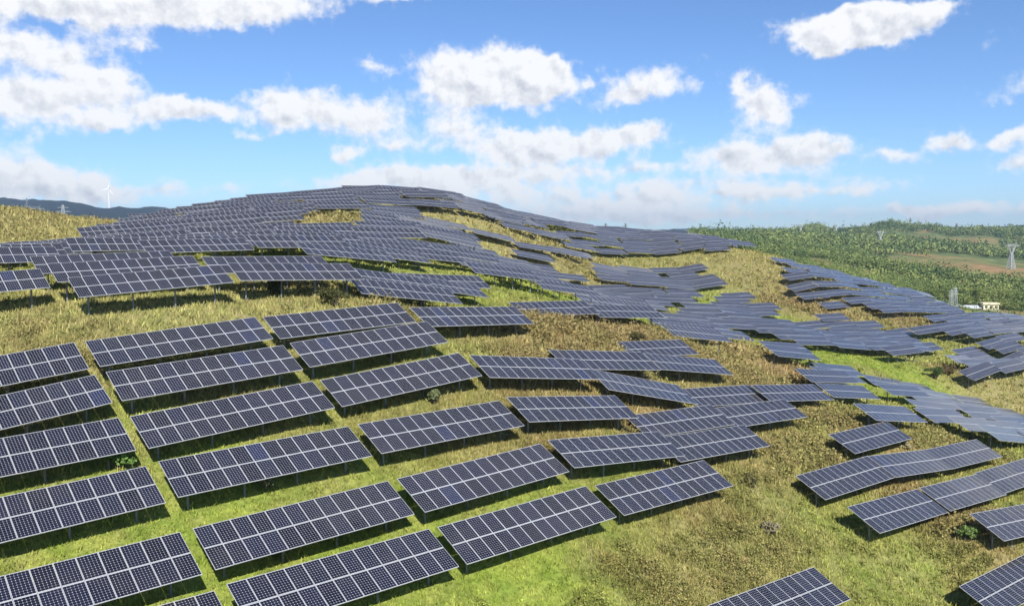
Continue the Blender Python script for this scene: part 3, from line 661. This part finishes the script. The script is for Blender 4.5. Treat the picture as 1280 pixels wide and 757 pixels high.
if stuff_list:
    n = len(ME_FAR.vertices); V = np.empty(n * 3); ME_FAR.vertices.foreach_get('co', V); V = V.reshape(-1, 3)
    allv = []; 
    for a in stuff_list:
        M = Matrix.Translation((a[0], a[1], a[2] + CZ)) @ Matrix.Rotation(ALPHA + a[5], 4, 'Z') @ frame_of(a[3], a[4]); M = np.array(M)
        allv.append(V @ M[:3, :3].T + M[:3, 3])
    nf = len(ME_FAR.polygons); st = np.empty(nf, int); tt = np.empty(nf, int); mi = np.empty(nf, int)
    ME_FAR.polygons.foreach_get('loop_start', st); ME_FAR.polygons.foreach_get('loop_total', tt); ME_FAR.polygons.foreach_get('material_index', mi)
    nl = len(ME_FAR.loops); li = np.empty(nl, int); ME_FAR.loops.foreach_get('vertex_index', li); uvv = np.empty(nl * 2, np.float32); ME_FAR.uv_layers[0].data.foreach_get('uv', uvv)
    K = len(stuff_list); me = bpy.data.meshes.new('distant_solar_arrays')
    me.vertices.add(n * K); me.vertices.foreach_set('co', np.concatenate(allv).astype(np.float32).ravel())
    me.loops.add(nl * K); me.loops.foreach_set('vertex_index', np.concatenate([li + n * k for k in range(K)]).astype(np.int32))
    me.polygons.add(nf * K); me.polygons.foreach_set('loop_start', np.concatenate([st + nl * k for k in range(K)]).astype(np.int32)); me.polygons.foreach_set('loop_total', np.tile(tt, K).astype(np.int32))
    me.polygons.foreach_set('material_index', np.tile(mi, K).astype(np.int32)); me.update(calc_edges=True)
    me.uv_layers.new(name='UVMap').data.foreach_set('uv', np.tile(uvv, K))
    for mt in ME_FAR.materials: me.materials.append(mt)
    o = bpy.data.objects.new('distant_solar_arrays', me); C.objects.link(o)
    tag(o, 'hundreds of tiny distant solar arrays covering the far parts of the hill', 'solar arrays', kind='stuff')

# ------------------------------------------------------------------ grass, weeds and scrub
_tc = np.array([(a[0], a[1], a[2]) for a in arrays]); _ta = _tc[:, 0] * ca + _tc[:, 1] * sa; _tb = -_tc[:, 0] * sa + _tc[:, 1] * ca
def under(x, y):
    """1 where an array stands over the spot"""
    a = x * ca + y * sa; b = -x * sa + y * ca; r = np.zeros(len(x), bool)
    for i in range(0, len(x), 20000):
        s = slice(i, i + 20000)
        r[s] = ((np.abs(a[s, None] - _ta) < 6.4) & (np.abs(b[s, None] - _tb) < 1.9)).any(1)
    return r
def sector(n, r0, r1, th0=-.60, th1=.60):
    rho = np.sqrt(rng.uniform(r0 * r0, r1 * r1, n)); th = rng.uniform(th0, th1, n)
    return rho * np.sin(th), rho * np.cos(th)
def tufts(x, y, nb, width, hmul, spread):
    cov = cover(x, y); z = ground(x, y); und = under(x, y)
    h = (.13 + .16 * cov[:, 0] + .34 * cov[:, 2] ** 1.5) * (1 - .8 * cov[:, 3]) * rng.lognormal(0, .35, len(x)) * hmul
    h = np.where(und, np.minimum(h, .55), h) * (cov[:, 3] < .75)
    n = len(x); ph = rng.uniform(0, 2 * math.pi, (n, nb)); rr = np.sqrt(rng.uniform(0, 1, (n, nb))) * spread
    bx = x[:, None] + rr * np.cos(ph); by = y[:, None] + rr * np.sin(ph); bz = np.repeat(z[:, None], nb, 1) - .03
    hb = h[:, None] * rng.uniform(.5, 1.15, (n, nb)); an = rng.uniform(0, math.pi, (n, nb)); w = width * rng.uniform(.6, 1.4, (n, nb)) / 2
    lx = rng.normal(0, .35, (n, nb)) * hb; ly = rng.normal(0, .35, (n, nb)) * hb
    V = np.empty((n, nb, 3, 3))
    V[..., 0, :] = np.stack([bx - np.cos(an) * w, by - np.sin(an) * w, bz], -1)
    V[..., 1, :] = np.stack([bx + np.cos(an) * w, by + np.sin(an) * w, bz], -1)
    V[..., 2, :] = np.stack([bx + lx, by + ly, bz + hb], -1)
    cc = np.clip(cov[:, None, None, :] + rng.normal(0, .12, (n, nb, 1, 4)) * np.array([1, 1, 1, 0]), 0, 1)
    return V.reshape(-1, 3), np.broadcast_to(cc, (n, nb, 3, 4)).reshape(-1, 4)
parts = [tufts(*sector(52000, 34, 72), 8, .075, 1.0, .22), tufts(*sector(42000, 72, 115), 7, .11, 1.2, .35),
         tufts(*sector(34000, 115, 190), 6, .19, 1.5, .6), tufts(*sector(34000, 190, 345), 5, .35, 2.0, 1.0)]
V = np.concatenate([p[0] for p in parts]); A = np.concatenate([p[1] for p in parts]); V[:, 2] += CZ
o = bpy.data.objects.new('grass', tri_mesh('grass', V, np.arange(len(V)).reshape(-1, 3), M_GRASS, {'cover': A})); C.objects.link(o)
tag(o, 'mixed green, straw-yellow and brown grass covering the slopes between the arrays', 'grass', kind='stuff')

def leafballs(x, y, z, rx, rz, nl, size, cov=None):
    """loose balls of small leaves; centre height z, radii rx and rz"""
    n = len(x); u = rng.normal(0, 1, (n, nl, 3)); u /= np.linalg.norm(u, axis=2, keepdims=True); u[..., 2] = np.where(u[..., 2] < -.35, -u[..., 2], u[..., 2])
    rad = rng.uniform(.45, 1.08, (n, nl, 1)) * (1 + .28 * np.sin(u[..., 0:1] * 5 + rng.uniform(0, 6, (n, 1, 1))) * np.cos(u[..., 1:2] * 4 + rng.uniform(0, 6, (n, 1, 1))))
    P = u * rad * np.stack([rx, rx, rz], -1)[:, None, :] + np.stack([x, y, z], -1)[:, None, :]
    t = rng.normal(0, 1, (n, nl, 3)); t /= np.linalg.norm(t, axis=2, keepdims=True); b = np.cross(u + rng.normal(0, .5, u.shape), t); b /= np.linalg.norm(b, axis=2, keepdims=True) + 1e-9
    s = (np.asarray(size).reshape(-1, 1, 1) if np.ndim(size) else size) * rng.uniform(.6, 1.4, (n, nl, 1))
    V = np.stack([P - t * s, P + b * s * .7, P + t * s, P - b * s * .7], 2)
    c = None if cov is None else np.broadcast_to(np.clip(cov[:, None, None, :] + rng.normal(0, .15, (n, nl, 1, 4)) * np.array([1, 1, 1, 0]), 0, 1), (n, nl, 4, 4)).reshape(-1, 4)
    return V.reshape(-1, 3), c
def scrub(n, r0, r1, rad, nl, leaf, thr):
    x, y = sector(n, r0, r1); cov = cover(x, y); keep = ((cov[:, 2] + rng.normal(0, .12, n) + .35 * fbm(x / 3.5, y / 3.5, 2, 91) > thr) | (rng.random(n) < .035)) & (cov[:, 3] < .6) & ~under(x, y)
    x, y, cov = x[keep], y[keep], cov[keep]; r = rad * rng.lognormal(0, .3, len(x)) * (.6 + .7 * cov[:, 2])
    return leafballs(x, y, ground(x, y) + r * .35, r, r * .85, nl, leaf, cov)
parts = [scrub(15000, 38, 80, .55, 84, .062, .44), scrub(15000, 80, 125, .6, 36, .11, .42), scrub(15000, 125, 320, .85, 18, .22, .45)]
V = np.concatenate([p[0] for p in parts]); A = np.concatenate([p[1] for p in parts]); V[:, 2] += CZ
o = bpy.data.objects.new('scrub', tri_mesh('scrub', V, np.arange(len(V)).reshape(-1, 4), M_SCRUB, {'cover': A}, 4)); C.objects.link(o)
tag(o, 'low brown and olive scrub growing in drifts over the slopes', 'scrub', kind='stuff')

# single bushes one can tell apart
def shrub(px, py, h, label, c0, c1, d0=36):
    p = at(px, py, d0)
    if p is None: return
    r = empty('shrub', (p.x, p.y, p.z + CZ - .05))
    mb = MB()
    for k in range(7):
        a = k * 2.4; mb.bar((0, 0, 0), (math.cos(a) * h * .3, math.sin(a) * h * .3, h * (.5 + .06 * k)), .03 * h, .01 * h, 5)
    mb.build('stem', M_BARK, r)
    n = 9; cx = rng.normal(0, h * .27, n); cy = rng.normal(0, h * .27, n); cz = rng.uniform(h * .3, h * .85, n); rr = rng.uniform(.2, .34, n) * h
    V, _ = leafballs(cx, cy, cz, rr, rr * .85, 150, .06 + .02 * h)
    me = tri_mesh('foliage', V, np.arange(len(V)).reshape(-1, 4), mat_leaf('shrub_leaf', c0, c1), None, 4)
    link(bpy.data.objects.new('foliage', me), r)
    tag(r, label, 'shrub', 'shrubs on the slopes')
M_BARK = simple('bark', (.11, .085, .06), .9, 0, .3, 4)
shrub(146, 588, 1.5, 'fresh pale green shrub in the shade between two arrays at lower left', (.16,.26,.06), (.09,.17,.035))
shrub(1170, 474, 2.4, 'dark green bush at the lower edge of the vivid green clearing', (.035,.07,.02), (.07,.11,.03))
shrub(1186, 470, 2.3, 'brown dry bush beside the dark green one in the green clearing', (.16,.11,.05), (.10,.08,.04))
shrub(793, 436, 1.8, 'dark olive bush at the right tip of the brown scrub mound', (.05,.05,.02), (.09,.08,.03))
shrub(1013, 464, 1.8, 'dark green bush at the foot of the tan bank beside the pale strip of arrays', (.03,.06,.02), (.06,.09,.03))
shrub(1132, 562, 1.2, 'bleached straw-coloured bush at the right end of the lone array', (.42,.38,.22), (.28,.24,.12))
shrub(332, 612, 1.4, 'grey-green weed clump below the fourth array of the second column', (.11,.13,.06), (.18,.17,.09))
shrub(542, 505, 1.1, 'pale weed bush between the third and fourth arrays of the third column', (.24,.26,.13), (.13,.17,.07))
shrub(1212, 676, 1.3, 'light green bush beside the bluish array at the right edge', (.16,.24,.07), (.10,.15,.04))
shrub(965, 668, 1.1, 'pale grey bush on the open slope near the bottom', (.33,.30,.21), (.2,.17,.1))
shrub(1025, 470, 1.2, 'small bright green bush where the pale strip of arrays narrows', (.12,.2,.04), (.07,.13,.03))
shrub(420, 384, 2.0, 'dark weed bush under the long level array on the ridge', (.05,.06,.02), (.09,.09,.03))
shrub(345, 372, 1.6, 'tall dark weeds under the middle of the long ridge array', (.04,.05,.02), (.08,.08,.03), 70)
shrub(940, 610, 1.3, 'olive bush at the right end of the lowest array of the fourth column', (.10,.11,.04), (.17,.14,.06))

# ------------------------------------------------------------------ woods beyond the plant
M_WOOD = None
def woods():
    t = NT('wood_leaves'); g = t.n('ShaderNodeNewGeometry'); rnd = g.outputs['Random Per Island']; pos = g.outputs['Position']
    big = t.ramp(t.noise(pos, .012, 4, .6), .38, .62); sm_ = t.ramp(t.noise(pos, .09, 3, .6), .35, .65)
    c = t.mix(big, rgb(.075, .12, .05), rgb(.25, .29, .10)); c = t.mix(t.m('MULTIPLY', sm_, .6), c, rgb(.07, .13, .045))
    c = t.mix(1.0, c, t.mix(rnd, rgb(.7, .72, .7), rgb(1.4, 1.35, 1.2)), 'MULTIPLY')
    t.put(t.b.inputs['Base Color'], c); t.b.inputs['Roughness'].default_value = .8; t.b.inputs['Specular IOR Level'].default_value = .15
    return t.mat
M_WOOD = woods()
fields = []
for px, py, rr in ((1235,338,130),(1262,342,120),(1205,347,70),(1275,330,110),(1228,362,30),(1215,372,25),(1085,283,60),(1075,362,16),(1262,393,24),(1236,396,16),(1210,390,16),(1180,300,120),(1120,295,80),(995,296,60),(1205,395,10)):
    p = at(px, py, 330)
    if p: fields.append((p.x, p.y, rr))
for px in range(1176, 1300, 6):
    for d_ in (400, 418, 436, 454, 472, 490):
        fields.append((ray(px, 380)[0] * d_, d_, 16))
fields = np.array(fields)
def wood_part(n, r0, r1, rad, nl, leaf, thin):
    x, y = sector(n, r0, r1, math.atan((860 - 640) / F_PX), .62)
    q = (np.hypot(x[:, None] - fields[:, 0], (y[:, None] - fields[:, 1]) * .7) / fields[:, 2]).min(1) + .35 * fbm(x / 30, y / 30, 3, 61)
    clump = fbm(x / 95, y / 95, 3, 71)
    k = (q > 1) & (clump + rng.normal(0, .04, n) > thin); x, y = x[k], y[k]
    r = rad * rng.lognormal(0, .28, len(x)); h = r * rng.uniform(1.0, 1.9, len(x))
    V, _ = leafballs(x, y, ground(x, y) + h, r, h * .95, nl, leaf); return V
V = np.concatenate([wood_part(6000, 400, 700, 1.8, 80, .34, -.4), wood_part(16000, 700, 1200, 2.5, 30, .75, -.12), wood_part(26000, 1200, 2450, 3.4, 12, 1.6, -.12)])
V[:, 2] += CZ
o = bpy.data.objects.new('distant_woods', tri_mesh('distant_woods', V, np.arange(len(V)).reshape(-1, 4), M_WOOD, None, 4)); C.objects.link(o)
tag(o, 'green woods covering the valley and the far hills on the right', 'woods', kind='stuff')

# the nearest trees of that wood, behind the cream house, one by one
def tree(px, d, h, r, label, group):
    rx, _ = ray(px, 380); x, y = rx * d, d; z = ground1(x, y)
    e = empty('tree', (x, y, z + CZ - .1))
    mb = MB(); mb.bar((0, 0, 0), (0, 0, h * .55), .22, .12, 7)
    for k in range(4):
        a = k * 1.6 + px; mb.bar((0, 0, h * .3), (math.cos(a) * r * .6, math.sin(a) * r * .6, h * (.55 + .07 * k)), .1, .04, 5)
    mb.build('trunk', M_BARK, e)
    n = 12; cx = rng.normal(0, r * .42, n); cy = rng.normal(0, r * .42, n); cz = rng.uniform(h * .42, h * .88, n); rr = rng.uniform(.34, .55, n) * r
    V, _ = leafballs(cx, cy, cz, rr, rr * .9, 60, .34)
    link(bpy.data.objects.new('crown', tri_mesh('crown', V, np.arange(len(V)).reshape(-1, 4), M_WOOD, None, 4)), e)
    tag(e, label, 'tree', group)
for px, d, h, r in ((1203,520,11,4.5),(1213,530,10,4),(1221,524,12,5),(1231,530,11,4.5),(1240,536,12,5),(1250,526,13,5),(1259,522,12,5),(1268,528,13,5.5),(1277,520,12,5),(1288,526,12,5),(1181,505,12,4.5),(1172,520,11,4.2),(1163,512,10,4)):
    tree(px, d, h, r, 'broad green tree in the front edge of the wood behind the cream house' if px > 1200 else 'dark green tree at the wood edge left of the lattice mast', 'trees along the near edge of the wood')

# ------------------------------------------------------------------ pylons, wind turbine, houses, fence
M_PYLON = simple('pylon_steel', (.50, .52, .54), .5, .2, .15, .2)
M_PYLON_DARK = simple('weathered_pylon_steel', (.16, .18, .20), .6, .2, .15, .2)
def pylon(px, top, base, kind, label, mat, d=None, w=.16, bar=.16):
    rx, rz = ray(px, base)
    if d is None:
        p = at(px, base, 330)
        d = p.y if p is not None else 2250
    x, y = rx * d, d; zb = ground1(x, y); zt = ray(px, top)[1] * d; H = max(zt - zb, 6)
    e = empty('pylon', (x, y, zb + CZ - .3), .35)
    mb = MB(); R_ = bar
    def lattice(w0, w1, z0, z1, n):
        zs = [z0 + (z1 - z0) * (1 - (1 - i / n) ** 1.25) for i in range(n + 1)]; ws = [w0 + (w1 - w0) * (q - z0) / (z1 - z0) for q in zs]
        cs = [(-1, -1), (1, -1), (1, 1), (-1, 1)]
        for i in range(n):
            for k in range(4):
                a, b = cs[k], cs[(k + 1) % 4]; A = lambda c, j: (c[0] * ws[j], c[1] * ws[j], zs[j])
                mb.bar(A(a, i), A(a, i + 1), R_, R_, 4); mb.bar(A(a, i), A(b, i + 1), R_ * .6, R_ * .6, 4); mb.bar(A(b, i), A(a, i + 1), R_ * .6, R_ * .6, 4); mb.bar(A(a, i + 1), A(b, i + 1), R_ * .6, R_ * .6, 4)
    arms = MB()
    if kind == 'fork':
        lattice(H * .11, H * .035, 0, H * .55, 6); mb.build('tower_body', mat, e)
        for sgn in (-1, 1):
            for dy in (-.6, .6):
                arms.bar((0, dy, H * .53), (sgn * H * .19, dy, H * .86), R_, R_, 4); arms.bar((sgn * H * .035, dy, H * .55), (sgn * H * .13, dy, H * .86), R_ * .7, R_ * .7, 4)
            arms.bar((sgn * H * .19, 0, H * .86), (sgn * H * .21, 0, H), R_, R_ * .6, 4)
        for dy in (-.6, .6):
            arms.bar((-H * .32, dy, H * .87), (H * .32, dy, H * .87), R_ * 1.2, R_ * 1.2, 4); arms.bar((-H * .2, dy, H * .91), (H * .2, dy, H * .91), R_, R_, 4)
        arms.build('cross_arm', mat, e)
        for q in (-.3, 0, .3):
            m2 = MB(); m2.bar((H * q, 0, H * .86), (H * q, 0, H * .78), .12, .12, 5); m2.build('insulator', mat, e)
    else:
        lattice(H * .10, H * .02, 0, H, 8); mb.build('tower_body', mat, e)
        for q, l in ((.70, .16), (.81, .2), (.92, .14)):
            for sgn in (-1, 1): arms.bar((0, 0, H * q), (sgn * H * l, 0, H * (q + .01)), R_ * 1.2, R_ * .6, 4); arms.bar((0, 0, H * (q + .05)), (sgn * H * l, 0, H * (q + .01)), R_ * .8, R_ * .5, 4)
        arms.build('cross_arm', mat, e)
    tag(e, label, 'pylon', 'pylons of the power lines'); return e
pylon(1263.5, 302, 336, 'fork', 'large pale fork-headed pylon standing on the brown fields at the right', M_PYLON, bar=.3)
pylon(1100, 287, 309.5, 'fork', 'pale fork-headed pylon in the middle of the wooded hillside', M_PYLON, bar=.3)
pylon(1188.5, 361, 385, 'mast', 'left mast of the lattice pair rising behind the arrays near the house', M_PYLON, d=470, bar=.09)
pylon(1193.5, 358, 385, 'mast', 'right, slightly taller mast of the lattice pair near the house', M_PYLON, d=478, bar=.09)
pylon(1137.5, 272.5, 284, 'mast', 'dark slim pylon on the crest left of the highest wooded knoll', M_PYLON_DARK, d=2250, bar=.5)
pylon(1195.5, 279, 290, 'mast', 'dark slim pylon on the crest in front of the far dark hill', M_PYLON_DARK, d=2000, bar=.45)
pylon(1001, 277.5, 292, 'fork', 'faint pale pylon on the left rounded hill of the far crest', M_PYLON, d=2000, bar=.35)
pylon(1045, 278, 291, 'fork', 'faint pale pylon in the dip of the far crest', M_PYLON, d=2100, bar=.35)
pylon(757, 279, 291, 'mast', 'slim pylon on the skyline at the foot of the big hill, standing alone', M_PYLON_DARK, d=1500, bar=.3)
pylon(778, 282.5, 291, 'mast', 'shorter of two slim pylons close together on the skyline', M_PYLON_DARK, d=1900, bar=.35)
pylon(781.8, 279, 291, 'mast', 'taller of two slim pylons close together on the skyline', M_PYLON_DARK, d=1800, bar=.35)
pylon(33.6, 247.5, 255, 'mast', 'dark pylon on the crest of the far blue hills at the left', M_PYLON_DARK, d=3300, bar=.5)
pylon(79.5, 256, 279, 'mast', 'pale pylon in front of the blue hills above the grassy slope', M_PYLON, d=1500, bar=.22)
pylon(28, 255, 268, 'fork', 'leftmost pale pylon behind the grassy hill', M_PYLON, d=1700, bar=.22)
pylon(41, 255, 268, 'fork', 'second pale pylon from the left behind the grassy hill', M_PYLON, d=1750, bar=.22)

def turbine():
    d = 3450; rx, rz = ray(135.7, 236); x = rx * d; zb = ground1(x, d); hub = rz * d - zb
    e = empty('wind_turbine', (x, d, zb + CZ)); mt = simple('turbine_white', (.8, .8, .8), .5, 0, .03, .1)
    mb = MB(); mb.bar((0, 0, 0), (0, 0, hub), 2.3, 1.4, 14); mb.build('tower', mt, e)
    mb = MB(); mb.box((-1.8, -4, hub - 1.6), (1.8, 5, hub + 2)); mb.build('nacelle', mt, e)
    for k in range(3):
        a = R(18 + 120 * k); u = Vector((math.sin(a), 0, math.cos(a))); w = Vector((math.cos(a), 0, -math.sin(a)))
        mb = MB(); c = Vector((0, -5, hub)); pr = [(0, 1.0), (4, 1.5), (14, 1.2), (31, .3)]
        for (r0, w0), (r1, w1) in zip(pr, pr[1:]):
            for yy in (-.3, .3):
                q = [c + u * r0 - w * w0 + Vector((0, yy, 0)), c + u * r0 + w * w0 + Vector((0, yy, 0)), c + u * r1 + w * w1 + Vector((0, yy, 0)), c + u * r1 - w * w1 + Vector((0, yy, 0))]
                mb.face(q if yy < 0 else q[::-1])
        mb.build('blade', mt, e)
    mb = MB(); mb.bar((0, -6, hub), (0, -3.8, hub), 1.2, 1.8, 12); mb.build('hub', mt, e)
    tag(e, 'white three-bladed wind turbine on the far blue hills at the left', 'wind turbine')
turbine()

M_CREAM = simple('cream_render', (.72, .66, .46), .8, 0, .06, .4); M_ROOFW = simple('pale_roof_sheet', (.62, .64, .66), .5, 0, .08, .3)
M_DARKW = simple('dark_window', (.05, .06, .07), .2, 0, .1, 1); M_CONC = simple('concrete', (.42, .41, .38), .85, 0, .12, .5)
def spot(px, d): rx, _ = ray(px, 380); return rx * d, d, ground1(rx * d, d)
def house():
    d = 498; x, y, z = spot(1237, d); z = ray(1237, 393)[1] * d; e = empty('house', (x, y, z + CZ), R(-14)); W, D, H = 3.9, 3.4, 6.0
    mb = MB(); mb.box((-W, -D, -3), (W, D, H)); mb.build('wall', M_CREAM, e)
    mb = MB(); mb.box((-W - .5, -D - .5, H + .002), (W + .5, D + .5, H + .3)); mb.box((-W - .3, -D - .3, H + .302), (W + .3, D + .3, H + .75)); mb.build('roof', M_CREAM, e)
    mb = MB(); mb.box((-W - .25, -D - .25, 2.9), (W + .25, D + .25, 3.15)); mb.build('ledge', M_CONC, e)
    for zz in (.9, 4.0):
        for xx in (-2.5, 0, 2.5):
            if zz < 1 and xx > 1: continue
            m2 = MB(); m2.box((xx - .65, -D - .04, zz), (xx + .65, -D + .05, zz + 1.3)); w_ = m2.build('window', M_DARKW, e)
            m3 = MB(); m3.box((xx - .75, -D - .14, zz - .12), (xx + .75, -D - .045, zz - .003)); m3.build('sill', M_CONC, w_)
    m2 = MB(); m2.box((2.0, -D - .04, 0), (3.0, -D + .05, 2.2)); m2.build('door', M_DARKW, e)
    tag(e, 'small cream two-storey house with a flat roof at the edge of the wood', 'house')
    x, y, z = spot(1211, 500); z = ray(1211, 391)[1] * 500; e = empty('shed', (x, y, z + CZ), R(-10))
    mb = MB(); mb.box((-5.6, -3, -3), (5.6, 3, 3.0)); mb.build('wall', M_CONC, e)
    mb = MB(); mb.face([(-5.9,-3.4,3.01),(5.9,-3.4,3.01),(5.9,3.4,4.2),(-5.9,3.4,4.2)]); mb.face([(-5.9,-3.4,2.86),(-5.9,3.4,4.05),(5.9,3.4,4.05),(5.9,-3.4,2.86)]); mb.face([(-5.9,-3.4,2.86),(5.9,-3.4,2.86),(5.9,-3.4,3.01),(-5.9,-3.4,3.01)]); mb.build('roof', M_ROOFW, e)
    for xx in (-3.5, -1, 1.5):
        m2 = MB(); m2.box((xx - .5, -3.05, 1), (xx + .5, -2.95, 2)); m2.build('window', M_DARKW, e)
    m2 = MB(); m2.box((3.4, -3.05, 0), (4.6, -2.95, 2.2)); m2.build('door', M_DARKW, e)
    tag(e, 'low grey shed with a pale sloping roof left of the cream house', 'shed')
house()
def fence():
    e = None
    mb = []
    P = [spot(px, 470) for px in range(1249, 1300, 5)]
    e = empty('wire_fence', (P[0][0], P[0][1], P[0][2] + CZ))
    O = Vector(P[0])
    for p in P:
        q = Vector(p) - O; m = MB(); m.bar(q - Vector((0, 0, .3)), q + Vector((0, 0, 2.0)), .09, .09, 5); m.build('fence_post', M_CONC, e)
    for hgt in (.6, 1.2, 1.8):
        m = MB()
        for a, b in zip(P, P[1:]): m.bar(Vector(a) - O + Vector((0, 0, hgt)), Vector(b) - O + Vector((0, 0, hgt)), .02, .02, 4)
        m.build('wire', M_STEEL, e)
    tag(e, 'wire fence with pale posts on the brown verge right of the cream house', 'fence')
fence()

# ------------------------------------------------------------------ the air
def haze():
    mt = bpy.data.materials.new('haze'); mt.use_nodes = True; nt = mt.node_tree; nt.nodes.remove(nt.nodes['Principled BSDF'])
    v = nt.nodes.new('ShaderNodeVolumePrincipled'); v.inputs['Color'].default_value = (.62, .80, 1.0, 1); v.inputs['Density'].default_value = 0.00008; v.inputs['Anisotropy'].default_value = .1
    nt.links.new(v.outputs[0], nt.nodes['Material Output'].inputs['Volume'])
    mb = MB(); L_ = 12600; mb.box((-L_, -L_, -400), (L_, L_, 290)); o = mb.build('haze', mt); tag(o, 'thin bluish haze over the far hills', 'haze', kind='stuff')
haze()
